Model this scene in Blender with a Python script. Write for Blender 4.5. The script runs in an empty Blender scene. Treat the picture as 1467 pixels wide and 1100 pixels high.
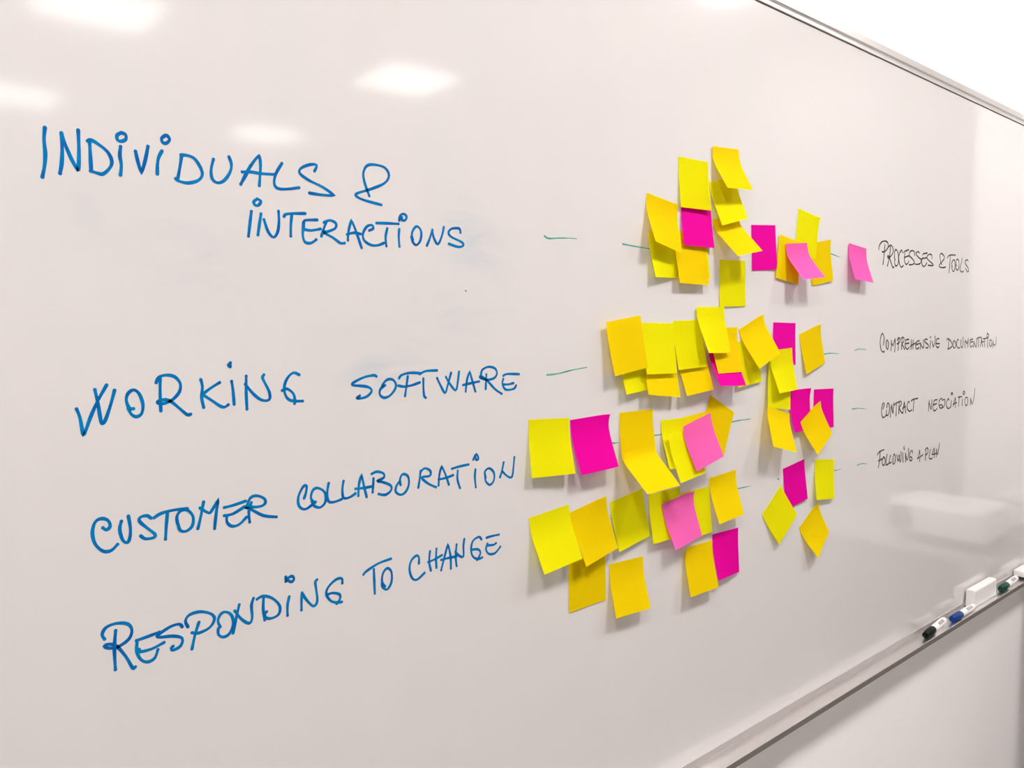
import bpy, bmesh, math, random
from mathutils import Vector, Matrix

sc = bpy.context.scene
COL = sc.collection

# ---------------------------------------------------------------- camera
# World: x runs along the whiteboard, y = 0 is its writing surface (room at negative y), z up, metres.
cam_d = bpy.data.cameras.new('camera')
cam = bpy.data.objects.new('camera', cam_d)
COL.objects.link(cam)
fpx = 1170.0
cam_d.sensor_fit = 'HORIZONTAL'
cam_d.sensor_width = 36.0
cam_d.lens = fpx / 1467.0 * 36.0
cam_d.clip_start = 0.02
r_ = Vector((0.75087685, -0.04975826, 0.65856516))    # board direction seen in the camera frame (right, down, forward)
n_ = Vector((-0.66044224, -0.05657167, 0.74874274))   # board normal
d_ = Vector((0.0, 0.99715784, 0.07534081))            # straight down
right = Vector((r_[0], n_[0], -d_[0]))
down = Vector((r_[1], n_[1], -d_[1]))
fwd = Vector((r_[2], n_[2], -d_[2]))
M = Matrix((right, -down, -fwd)).transposed().to_4x4()
M.translation = Vector((0.0, -0.785, 1.5))
cam.matrix_world = M
sc.camera = cam

# ---------------------------------------------------------------- world, exposure
world = bpy.data.worlds.new('world')
sc.world = world
world.use_nodes = True
world.node_tree.nodes['Background'].inputs[0].default_value = (0.9, 0.88, 0.86, 1)
world.node_tree.nodes['Background'].inputs[1].default_value = 0.1
sc.view_settings.view_transform = 'Standard'
sc.view_settings.look = 'None'
sc.view_settings.gamma = 1.0
sc.cycles.sample_clamp_indirect = 40.0
sc.view_settings.use_curve_mapping = False
sc.view_settings.exposure = 0.43
PANEL_EMISSION = 5.4          # large square panels over the room
WASHER_EMISSION = 76.0       # small bright downlights in the row along the whiteboard
LAMPS = [(x, -1.0) for x in (-1.8, -0.3, 1.2, 2.7)] + [(x, y) for y in (-2.9, -4.6) for x in (-2.0, -0.5, 1.0, 2.5)]
CEIL = 2.8

# ---------------------------------------------------------------- labels and tables
NOTE_LABELS = {'g': 'lemon sliver of note behind the right edge of the gold note beneath top magenta',
 'f': 'gold-yellow note hanging directly beneath the magenta note of the top cluster',
 'h': 'lemon note under the leftmost tilted gold note, at the end of the green line',
 'd': 'tilted gold-yellow note curling outward, leftmost of the top cluster',
 'e': 'magenta note tucked beneath the upright lemon note in the top cluster',
 'a': 'upright lemon note just left of the highest note, above a magenta note',
 'k': 'flat upright magenta note in the top row, touched by a gold note corner',
 'j': 'flat upright lemon note hanging lowest in the top cluster, half in shade',
 'i': 'gold-yellow note curling far right with its corner over the flat magenta note',
 'c': 'lemon note shaded by the highest note hanging over it',
 'b': 'highest note of all, gold-yellow with rolled top and swinging far out',
 'n': 'gold-yellow note showing to the right of the light pink note in the top row',
 'l': 'lemon note standing above the light pink note in the small top right group',
 'm': 'gold-yellow note showing to the left of the light pink note in the top row',
 'o': 'light pink note curling far out over two gold notes in the top row',
 'p': 'light pink note hanging alone left of the word PROCESSES',
 'w': 'lemon note corner showing below the leftmost gold note of the second row',
 'y': 'gold-yellow note hanging below the lemon pair, left of the hidden magenta note',
 'x': 'gold-yellow note hanging below the lemon pair, middle one of three lower corners',
 's': 'lemon note of the second row, right one of the wide lemon pair',
 'r': 'lemon note of the second row, left one of the pair, beside the gold end note',
 'q': 'gold-yellow note at the left end of the second row',
 'ab': 'olive-shaded lemon note behind the big tilted gold note of the second row',
 'v': 'magenta note mostly covered, its bottom strip showing below a gold note',
 'u': 'gold-yellow note hanging over the mostly covered magenta note',
 't': 'bright lemon note curling out, highest of the second row',
 'ac': 'magenta note behind tilted yellow notes at the right of the second row',
 'af': 'shaded lemon note behind two curling notes, left of the two magenta ones',
 'ad': 'lemon note swinging out below the second-row magenta note',
 'z': 'big tilted gold-yellow note with its lower corner over a lemon note',
 'ae': 'tilted gold-yellow note alone at the right end of the second row',
 'ah': 'bowed magenta note, left one of the two facing the word CONTRACT',
 'ag': 'gold-yellow note swinging out to the left of the bowed magenta note',
 'aj': 'flat magenta note, right one of the two facing the word CONTRACT',
 'ai': 'gold-yellow note turned like a diamond over the two magenta notes',
 'ak': 'large-looking lemon note right after the word COLLABORATION',
 'al': 'magenta note with lifted top corner beside the first lemon note',
 'am': 'gold-yellow note of the third row, right of the big magenta note',
 'aq': 'lemon note nearly hidden behind the third-row pink note, top edge showing',
 'ar': 'gold-yellow note with pointed top, behind the right side of the pink note',
 'ao': 'lemon note left of the third-row pink note, lower corner under a curling note',
 'ap': 'lemon note directly under the pink note, its corner lowest in the third row',
 'as': 'light pink tilted note in the middle of the third row',
 'bc': 'olive-shaded lemon note in the shadow of the furthest curling gold note',
 'au': 'lemon note behind the right side of the fourth-row pink note',
 'av': 'lemon note behind the left side of the fourth-row pink note',
 'at': 'gold-yellow note right of the fourth-row pink note, above a magenta one',
 'an': 'gold-yellow note curling furthest out, hanging from the third-row gold note',
 'aw': 'light pink tilted note in the fourth row between two lemon notes',
 'ax': 'magenta note in the lowest row, right of a gold one',
 'ay': 'gold-yellow note with curled corner left of the lowest magenta note',
 'az': 'gold-yellow note standing clear by itself at the very bottom',
 'bd': 'flat gold-yellow note beneath the overlapping lemon and gold pair',
 'bb': 'tilted gold-yellow note, right one of the overlapping pair beside the word CHANGE',
 'ba': 'tilted lemon note, left one of the overlapping pair beside the word CHANGE',
 'be': 'tilted magenta note alone above the lemon diamond at the right',
 'bf': 'lemon note turned like a diamond below the lone tilted magenta note',
 'bg': 'upright lemon note furthest right, beside the words FOLLOWING A PLAN',
 'bh': 'gold-yellow note turned like a diamond, lowest at the right'}
CEIL_LABELS = ['small bright square downlight, leftmost in the row along the whiteboard',
 'small bright square downlight, second from left in the row along the whiteboard',
 'small bright square downlight, third from left in the row along the whiteboard',
 'small bright square downlight, rightmost in the row along the whiteboard',
 'square white panel lamp, leftmost in the middle row of the ceiling',
 'square white panel lamp, second from left in the middle row of the ceiling',
 'square white panel lamp, third from left in the middle row of the ceiling',
 'square white panel lamp, rightmost in the middle row of the ceiling',
 'square white panel lamp, leftmost in the back row, farthest from the whiteboard',
 'square white panel lamp, second from left in the back row, farthest from the whiteboard',
 'square white panel lamp, third from left in the back row, farthest from the whiteboard',
 'square white panel lamp, rightmost in the back row, farthest from the whiteboard']
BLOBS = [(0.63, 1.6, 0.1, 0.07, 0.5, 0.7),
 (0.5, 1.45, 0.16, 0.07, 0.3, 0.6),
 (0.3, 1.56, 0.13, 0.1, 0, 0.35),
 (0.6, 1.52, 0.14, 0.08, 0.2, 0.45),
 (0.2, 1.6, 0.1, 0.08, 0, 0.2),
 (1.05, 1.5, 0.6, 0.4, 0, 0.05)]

# ---------------------------------------------------------------- helpers
def tag(o, label=None, cat=None, group=None, kind=None):
    for k, v in (('label', label), ('category', cat), ('group', group), ('kind', kind)):
        if v:
            o[k] = v
    return o

def empty(name, loc, rz=0.0):
    o = bpy.data.objects.new(name, None)
    o.location = loc
    o.rotation_euler = (0, 0, rz)
    o.empty_display_size = 0.05
    COL.objects.link(o)
    return o

def link(name, me, mats=(), parent=None, loc=(0, 0, 0)):
    o = bpy.data.objects.new(name, me)
    for m in (mats if isinstance(mats, (list, tuple)) else [mats]):
        me.materials.append(m)
    o.location = loc
    COL.objects.link(o)
    if parent:
        o.parent = parent
    return o

def mesh_from(bm, name='mesh', smooth=False, angle=None):
    me = bpy.data.meshes.new(name)
    bm.normal_update()
    bm.to_mesh(me)
    bm.free()
    if smooth:
        for p in me.polygons:
            p.use_smooth = True
    if angle:
        me.set_sharp_from_angle(angle=math.radians(angle))
    return me

def box_bm(x0, x1, y0, y1, z0, z1, bevel=0.0, seg=2, bm=None):
    bm2 = bmesh.new()
    bmesh.ops.create_cube(bm2, size=1.0)
    bmesh.ops.scale(bm2, vec=(x1 - x0, y1 - y0, z1 - z0), verts=bm2.verts)
    bmesh.ops.translate(bm2, vec=((x0 + x1) / 2, (y0 + y1) / 2, (z0 + z1) / 2), verts=bm2.verts)
    if bevel:
        bmesh.ops.bevel(bm2, geom=list(bm2.edges), offset=bevel, segments=seg, profile=0.5, affect='EDGES')
    if bm is None:
        return bm2
    me = bpy.data.meshes.new('tmp')
    bm2.to_mesh(me); bm2.free()
    bm.from_mesh(me)
    bpy.data.meshes.remove(me)
    return bm

def box(name, x0, x1, y0, y1, z0, z1, mat, parent=None, bevel=0.0, seg=2, origin=None):
    ox, oy, oz = origin if origin else (0, 0, 0)
    bm = box_bm(x0 - ox, x1 - ox, y0 - oy, y1 - oy, z0 - oz, z1 - oz, bevel, seg)
    return link(name, mesh_from(bm, name, smooth=bevel > 0, angle=35 if bevel else None), mat, parent, (ox, oy, oz))

def extrude_profile(name, prof, x0, x1, mat, parent=None, cuts=1):
    """closed (y, z) profile swept along x"""
    bm = bmesh.new()
    rings = []
    for i in range(cuts + 1):
        x = x0 + (x1 - x0) * i / cuts
        rings.append([bm.verts.new((x, y, z)) for y, z in prof])
    n = len(prof)
    for a, b in zip(rings[:-1], rings[1:]):
        for j in range(n):
            bm.faces.new((a[j], a[(j + 1) % n], b[(j + 1) % n], b[j]))
    bm.faces.new(rings[0]); bm.faces.new(list(reversed(rings[-1])))
    bmesh.ops.recalc_face_normals(bm, faces=bm.faces)
    return link(name, mesh_from(bm, name), mat, parent)

def lathe_bm(prof, seg=24):
    """(x along the axis, radius) profile turned about x"""
    bm = bmesh.new()
    rings = []
    for x, r in prof:
        rings.append([bm.verts.new((x, r * math.cos(2 * math.pi * k / seg), r * math.sin(2 * math.pi * k / seg))) for k in range(seg)])
    for a, b in zip(rings[:-1], rings[1:]):
        for j in range(seg):
            bm.faces.new((a[j], a[(j + 1) % seg], b[(j + 1) % seg], b[j]))
    bm.faces.new(rings[0]); bm.faces.new(list(reversed(rings[-1])))
    bmesh.ops.recalc_face_normals(bm, faces=bm.faces)
    return bm

def nodes_of(name):
    m = bpy.data.materials.new(name)
    m.use_nodes = True
    nt = m.node_tree
    return m, nt, nt.nodes, nt.links, nt.nodes['Principled BSDF']

def simple(name, col, rough=0.5, metal=0.0, noise=0.0, nscale=40.0, spec=0.5, bump=0.0):
    m, nt, N, L, p = nodes_of(name)
    p.inputs['Base Color'].default_value = (*col, 1)
    p.inputs['Roughness'].default_value = rough
    p.inputs['Metallic'].default_value = metal
    p.inputs['Specular IOR Level'].default_value = spec
    tc = N.new('ShaderNodeTexCoord')
    nz = N.new('ShaderNodeTexNoise'); nz.inputs['Scale'].default_value = nscale; nz.inputs['Detail'].default_value = 4
    L.new(tc.outputs['Object'], nz.inputs['Vector'])
    if noise:
        mx = N.new('ShaderNodeMix'); mx.data_type = 'RGBA'
        mx.inputs['A'].default_value = (*[c * (1 - noise) for c in col], 1)
        mx.inputs['B'].default_value = (*[min(1, c * (1 + noise)) for c in col], 1)
        L.new(nz.outputs['Fac'], mx.inputs['Factor'])
        L.new(mx.outputs['Result'], p.inputs['Base Color'])
    if bump:
        b = N.new('ShaderNodeBump'); b.inputs['Strength'].default_value = bump; b.inputs['Distance'].default_value = 0.001
        L.new(nz.outputs['Fac'], b.inputs['Height']); L.new(b.outputs['Normal'], p.inputs['Normal'])
    return m

# ---------------------------------------------------------------- materials
WHITE_WALL = simple('painted_wall', (0.93, 0.91, 0.905), 0.75, noise=0.015, nscale=3.0, bump=0.05)
GREY_WALL = simple('grey_painted_wall', (0.42, 0.40, 0.385), 0.75, noise=0.015, nscale=3.0)
ADDED_PIER_M = simple('white_trim_paint', (0.90, 0.875, 0.865), 0.5)
OFFWHITE_WALL = simple('offwhite_painted_wall', (0.66, 0.635, 0.615), 0.75, noise=0.015, nscale=3.0)
CEILING_M = simple('ceiling_tile', (0.82, 0.80, 0.78), 0.9, noise=0.02, nscale=60)
CARPET = simple('carpet', (0.36, 0.34, 0.325), 0.95, noise=0.25, nscale=300, bump=0.4)
ALU = simple('anodised_aluminium', (0.90, 0.875, 0.86), 0.30, metal=1.0, noise=0.03, nscale=6)
RAIL_M = simple('rail_aluminium', (0.62, 0.60, 0.58), 0.36, metal=0.6, noise=0.03, nscale=6)
SHADED_LIP_M = simple('shaded_lip_metal', (0.20, 0.185, 0.165), 0.5, metal=0.4, noise=0.03)  # shade on the tray's front face, put into a darker grey
STRIP_M = simple('matt_grey_strip', (0.36, 0.33, 0.315), 0.5, noise=0.03)
DARK_GAP = simple('dark_joint', (0.10, 0.095, 0.09), 0.7)
WHITE_PL = simple('white_plastic', (0.86, 0.83, 0.82), 0.35, noise=0.01)
BRIGHT_PL = simple('bright_white_plastic', (0.95, 0.93, 0.92), 0.4)
BARREL_M = simple('marker_barrel', (0.85, 0.83, 0.82), 0.25)
LABEL_M = simple('marker_label', (0.13, 0.13, 0.13), 0.5)
PRINT_M = simple('label_print', (0.7, 0.7, 0.7), 0.5)
FELT_M = simple('green_felt', (0.01, 0.07, 0.045), 0.95, noise=0.3, nscale=400, bump=0.5)
FELT_D = simple('dark_felt', (0.03, 0.03, 0.03), 0.95, noise=0.3, nscale=400, bump=0.5)
CAP_BLACK = simple('black_cap', (0.0005, 0.005, 0.005), 0.4, spec=0.18)
CAP_BLUE = simple('blue_cap', (0.0, 0.035, 0.20), 0.35, spec=0.3)
CAP_GREEN = simple('green_cap', (0.0, 0.05, 0.035), 0.35, spec=0.3)
TABLE_M = simple('grey_laminate', (0.45, 0.44, 0.43), 0.5, noise=0.03)
LENS_M = simple('lens_glass', (0.05, 0.05, 0.055), 0.1)
FRAME_M = simple('lamp_frame', (0.8, 0.8, 0.8), 0.4)

def ink(name, c1, c2, rough=0.35):
    m, nt, N, L, p = nodes_of(name)
    tc = N.new('ShaderNodeTexCoord')
    nz = N.new('ShaderNodeTexNoise'); nz.inputs['Scale'].default_value = 55; nz.inputs['Detail'].default_value = 3
    L.new(tc.outputs['Object'], nz.inputs['Vector'])
    r = N.new('ShaderNodeValToRGB')
    r.color_ramp.elements[0].position = 0.35; r.color_ramp.elements[0].color = (*c1, 1)
    r.color_ramp.elements[1].position = 0.68; r.color_ramp.elements[1].color = (*c2, 1)
    L.new(nz.outputs['Fac'], r.inputs['Fac']); L.new(r.outputs['Color'], p.inputs['Base Color'])
    p.inputs['Roughness'].default_value = rough
    p.inputs['Specular IOR Level'].default_value = 0.12
    return m

INK = {'blue': ink('blue_ink', (0.0, 0.105, 0.36), (0.0, 0.20, 0.46)),
       'black': ink('black_ink', (0.016, 0.012, 0.011), (0.05, 0.04, 0.038)),
       'green': ink('green_ink', (0.04, 0.28, 0.22), (0.12, 0.42, 0.34))}

def paper(name, col, var):
    """thin sticky note stock: diffuse paper that lets part of the light through"""
    m, nt, N, L, p = nodes_of(name)
    tc = N.new('ShaderNodeTexCoord')
    nz = N.new('ShaderNodeTexNoise'); nz.inputs['Scale'].default_value = 260; nz.inputs['Detail'].default_value = 5
    L.new(tc.outputs['Object'], nz.inputs['Vector'])
    oi = N.new('ShaderNodeObjectInfo')
    mx = N.new('ShaderNodeMix'); mx.data_type = 'RGBA'
    mx.inputs['A'].default_value = (*col, 1); mx.inputs['B'].default_value = (*var, 1)
    L.new(oi.outputs['Random'], mx.inputs['Factor'])
    mul = N.new('ShaderNodeMix'); mul.data_type = 'RGBA'; mul.blend_type = 'MULTIPLY'
    mul.inputs['Factor'].default_value = 0.06
    L.new(mx.outputs['Result'], mul.inputs['A']); L.new(nz.outputs['Color'], mul.inputs['B'])
    L.new(mul.outputs['Result'], p.inputs['Base Color'])
    p.inputs['Roughness'].default_value = 0.75
    p.inputs['Specular IOR Level'].default_value = 0.03
    b = N.new('ShaderNodeBump'); b.inputs['Strength'].default_value = 0.08; b.inputs['Distance'].default_value = 0.0005
    L.new(nz.outputs['Fac'], b.inputs['Height']); L.new(b.outputs['Normal'], p.inputs['Normal'])
    tr = N.new('ShaderNodeBsdfTranslucent')
    L.new(mul.outputs['Result'], tr.inputs['Color'])
    ms = N.new('ShaderNodeMixShader'); ms.inputs[0].default_value = 0.30
    L.new(p.outputs[0], ms.inputs[1]); L.new(tr.outputs[0], ms.inputs[2])
    L.new(ms.outputs[0], N['Material Output'].inputs['Surface'])
    return m

PAPER = {'lemon': paper('lemon_note_paper', (0.88, 0.82, 0.003), (0.90, 0.86, 0.004)),
         'gold': paper('gold_note_paper', (0.92, 0.66, 0.002), (0.93, 0.70, 0.002)),
         'magenta': paper('magenta_note_paper', (0.86, 0.002, 0.37), (0.88, 0.003, 0.40)),
         'pink': paper('pink_note_paper', (0.93, 0.135, 0.50), (0.93, 0.15, 0.53))}

def board_material():
    m, nt, N, L, p = nodes_of('glossy_whiteboard_enamel')
    geo = N.new('ShaderNodeTexCoord')
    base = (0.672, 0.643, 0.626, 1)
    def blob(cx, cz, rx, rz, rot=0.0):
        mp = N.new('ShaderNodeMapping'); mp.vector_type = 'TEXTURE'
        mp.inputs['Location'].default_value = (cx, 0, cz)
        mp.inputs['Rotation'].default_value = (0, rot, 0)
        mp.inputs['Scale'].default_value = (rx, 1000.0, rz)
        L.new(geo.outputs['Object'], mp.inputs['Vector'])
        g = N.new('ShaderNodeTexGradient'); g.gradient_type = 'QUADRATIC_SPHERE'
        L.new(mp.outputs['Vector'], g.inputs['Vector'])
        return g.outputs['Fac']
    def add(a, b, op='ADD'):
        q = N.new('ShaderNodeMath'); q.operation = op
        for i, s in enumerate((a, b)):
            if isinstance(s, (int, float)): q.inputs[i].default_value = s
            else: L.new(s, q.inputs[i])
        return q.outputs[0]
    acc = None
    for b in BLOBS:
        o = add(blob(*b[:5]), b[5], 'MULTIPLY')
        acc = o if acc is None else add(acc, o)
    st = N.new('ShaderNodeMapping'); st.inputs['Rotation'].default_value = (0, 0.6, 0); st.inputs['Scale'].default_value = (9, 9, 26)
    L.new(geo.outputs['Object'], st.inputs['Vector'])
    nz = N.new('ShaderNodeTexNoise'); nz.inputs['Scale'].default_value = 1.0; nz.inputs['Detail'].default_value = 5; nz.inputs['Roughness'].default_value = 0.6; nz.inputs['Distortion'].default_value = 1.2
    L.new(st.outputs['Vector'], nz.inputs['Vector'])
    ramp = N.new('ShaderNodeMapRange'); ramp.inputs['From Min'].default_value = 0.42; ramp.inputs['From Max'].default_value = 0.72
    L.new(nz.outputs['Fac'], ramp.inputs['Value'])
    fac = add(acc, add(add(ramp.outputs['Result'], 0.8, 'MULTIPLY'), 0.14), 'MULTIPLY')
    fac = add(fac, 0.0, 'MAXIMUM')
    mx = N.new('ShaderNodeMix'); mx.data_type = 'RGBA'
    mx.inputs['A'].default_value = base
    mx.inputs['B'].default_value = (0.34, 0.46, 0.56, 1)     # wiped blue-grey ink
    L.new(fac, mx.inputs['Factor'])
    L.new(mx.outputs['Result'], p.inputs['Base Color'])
    p.inputs['Roughness'].default_value = 0.072
    p.inputs['IOR'].default_value = 1.55
    wav = N.new('ShaderNodeTexNoise'); wav.inputs['Scale'].default_value = 5.0; wav.inputs['Detail'].default_value = 2
    L.new(geo.outputs['Object'], wav.inputs['Vector'])
    bp = N.new('ShaderNodeBump'); bp.inputs['Strength'].default_value = 0.022; bp.inputs['Distance'].default_value = 0.01
    L.new(wav.outputs['Fac'], bp.inputs['Height']); L.new(bp.outputs['Normal'], p.inputs['Normal'])
    return m

# ---------------------------------------------------------------- the room
X0, X1, Y0, Y1 = -3.2, 3.4, -6.2, 0.013
tag(box('wall_back', X0 - 0.1, X1 + 0.1, Y1, Y1 + 0.1, 0, CEIL, WHITE_WALL), kind='structure')
tag(box('wall_left', X0 - 0.1, X0, Y0 - 0.1, Y1, 0, CEIL, OFFWHITE_WALL), kind='structure')
tag(box('wall_right', X1, X1 + 0.1, Y0 - 0.1, Y1, 0, CEIL, GREY_WALL), kind='structure')
tag(box('wall_front', X0, X1, Y0 - 0.1, Y0, 0, CEIL, OFFWHITE_WALL), kind='structure')
tag(box('floor', X0 - 0.1, X1 + 0.1, Y0 - 0.1, Y1 + 0.1, -0.1, 0, CARPET), kind='structure')
tag(box('ceiling', X0 - 0.1, X1 + 0.1, Y0 - 0.1, Y1 + 0.1, CEIL, CEIL + 0.1, CEILING_M), kind='structure')

tag(box('trim_1', X1 - 0.05, X1, -0.40, Y1, 0, CEIL, ADDED_PIER_M, bevel=0.003), label='white pier added in the corner for its edge mirrored in the board', kind='structure')  # unseen pier, added so the board mirrors a bright vertical edge
def emissive(name, col, strength):
    m = bpy.data.materials.new(name); m.use_nodes = True
    nt = m.node_tree; nt.nodes.clear()
    e = nt.nodes.new('ShaderNodeEmission'); e.inputs[0].default_value = (*col, 1); e.inputs[1].default_value = strength
    o = nt.nodes.new('ShaderNodeOutputMaterial'); nt.links.new(e.outputs[0], o.inputs[0])
    return m
LAMP_M = emissive('lamp_diffuser_glow', (1.0, 0.960, 0.945), PANEL_EMISSION)
WASH_M = emissive('downlight_glow', (1.0, 0.960, 0.945), WASHER_EMISSION)
for i, (x, y) in enumerate(LAMPS):
    t = tag(empty('ceiling_light', (x, y, CEIL)), CEIL_LABELS[i], 'lamp', 'square ceiling lamps')
    near = i < 4
    S = 0.145 if near else 0.22
    fr = bmesh.new()
    for a in ((-S - .02, S + .02, -S - .02, -S), (-S - .02, S + .02, S, S + .02), (-S - .02, -S, -S, S), (S, S + .02, -S, S)):
        box_bm(a[0], a[1], a[2], a[3], -0.03, 0.0, bm=fr)
    link('lamp_frame', mesh_from(fr, 'lamp_frame'), FRAME_M, t)
    link('diffuser', mesh_from(box_bm(-S, S, -S, S, -0.022, -0.016), 'diffuser'), WASH_M if near else LAMP_M, t)

# ---------------------------------------------------------------- whiteboard
BX0, BX1 = -0.85, 2.86
ZT, ZB = 2.0343, 0.7715
board = tag(empty('whiteboard', (1.0, 0, ZB)), 'wide glossy whiteboard with aluminium rail and pen tray, covered in blue handwriting and sticky notes', 'whiteboard')
def onboard(o):
    o.parent = board
    o.matrix_parent_inverse = Matrix.Translation((-1.0, 0, -ZB))
    return o
onboard(box('writing_panel', BX0, BX1, 0.0, 0.012, ZB - 0.004, ZT + 0.004, board_material()))
o = onboard(extrude_profile('top_rail', [(0.0125, ZT), (-0.0024, ZT), (-0.0026, ZT + 0.0008), (-0.0016, ZT + 0.0016), (-0.0008, ZT + 0.0035), (-0.0006, ZT + 0.0075), (-0.0012, ZT + 0.0100),
    (-0.0040, ZT + 0.0116), (-0.0046, ZT + 0.0124), (-0.0046, ZT + 0.0248), (-0.0038, ZT + 0.0256), (0.0125, ZT + 0.0256)], BX0, BX1, RAIL_M))
o['label'] = 'slim aluminium rail along the top edge'
onboard(box('joint_strip', BX0, BX1, -0.0006, 0.0, ZT - 0.0014, ZT + 0.0002, DARK_GAP))
zf = 0.7600
o = onboard(extrude_profile('pen_tray', [(0.0125, ZB), (-0.0015, ZB), (-0.0015, zf + 0.0010), (-0.0025, zf), (-0.0335, zf), (-0.0345, zf + 0.0010), (-0.0362, zf + 0.0012), (-0.0370, zf + 0.0004),
    (-0.0370, zf - 0.0095), (-0.0355, zf - 0.0105), (-0.0340, zf - 0.0105), (-0.0340, zf - 0.002), (-0.001, zf - 0.002), (-0.001, zf - 0.0105), (0.0125, zf - 0.0105)], BX0, BX1, ALU))
o['label'] = 'shallow aluminium pen tray along the bottom edge'
onboard(box('tray_front_lip', BX0 + 0.008, BX1 - 0.008, -0.0380, -0.0370, zf - 0.0105, zf - 0.0002, SHADED_LIP_M))['label'] = 'front face of the pen tray, coloured darker for its shade'
onboard(box('tray_back_strip', BX0 + 0.008, BX1 - 0.008, -0.0024, -0.0015, zf + 0.0002, ZB, STRIP_M))
for xs, nm in ((BX0, 'end_cap'), (BX1 - 0.008, 'end_cap')):
    onboard(box(nm, xs, xs + 0.008, -0.0195, 0.0125, zf - 0.011, ZT + 0.026, RAIL_M, bevel=0.002))

def stroke_bm(bm, pts, w, y, taper=False):
    """flat ribbon of ink along a smooth curve through pts (x, z)"""
    P = [Vector(p) for p in pts]
    path = []
    if len(P) == 2:
        path = [P[0].lerp(P[1], t / 4) for t in range(5)]
    else:
        for i in range(len(P) - 1):
            a, b = P[i], P[i + 1]
            if (b - a).length < 1e-6:
                continue
            p0 = P[i - 1] if i else a
            p3 = P[i + 2] if i + 2 < len(P) else b
            m1 = (b - p0) * 0.5 if (a - p0).length > 1e-6 or i == 0 else (b - a) * 0.5
            m2 = (p3 - a) * 0.5 if (p3 - b).length > 1e-6 or i + 2 >= len(P) else (b - a) * 0.5
            n = max(3, min(10, int((b - a).length / 0.004)))
            for k in range(n):
                t = k / n
                h = (2*t**3 - 3*t*t + 1) * a + (t**3 - 2*t*t + t) * m1 + (-2*t**3 + 3*t*t) * b + (t**3 - t*t) * m2
                path.append(h)
        path.append(P[-1])
    n = len(path)
    prev = None
    for i, c in enumerate(path):
        t = (path[min(i + 1, n - 1)] - path[max(i - 1, 0)])
        if t.length < 1e-9:
            t = Vector((1, 0))
        t.normalize()
        nn = Vector((-t.y, t.x))
        ww = w * 0.5 * (1.0 + 0.12 * math.sin(i * 0.9 + pts[0][0] * 50))
        if taper:
            ww *= 1.0 - 0.55 * i / (n - 1)
        a = bm.verts.new((c.x + nn.x * ww, y, c.y + nn.y * ww))
        b = bm.verts.new((c.x - nn.x * ww, y, c.y - nn.y * ww))
        if prev:
            bm.faces.new((prev[0], prev[1], b, a))
        prev = (a, b)
    for c, rr, lift in ((path[0], 0.56 * w, 0.00003), (path[-1], (0.25 if taper else 0.56) * w, 0.00006)):       # round pen ends
        vs = [bm.verts.new((c.x + rr * math.cos(q * math.pi / 4), y - lift, c.y + rr * math.sin(q * math.pi / 4))) for q in range(8)]
        bm.faces.new(vs)

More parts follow.
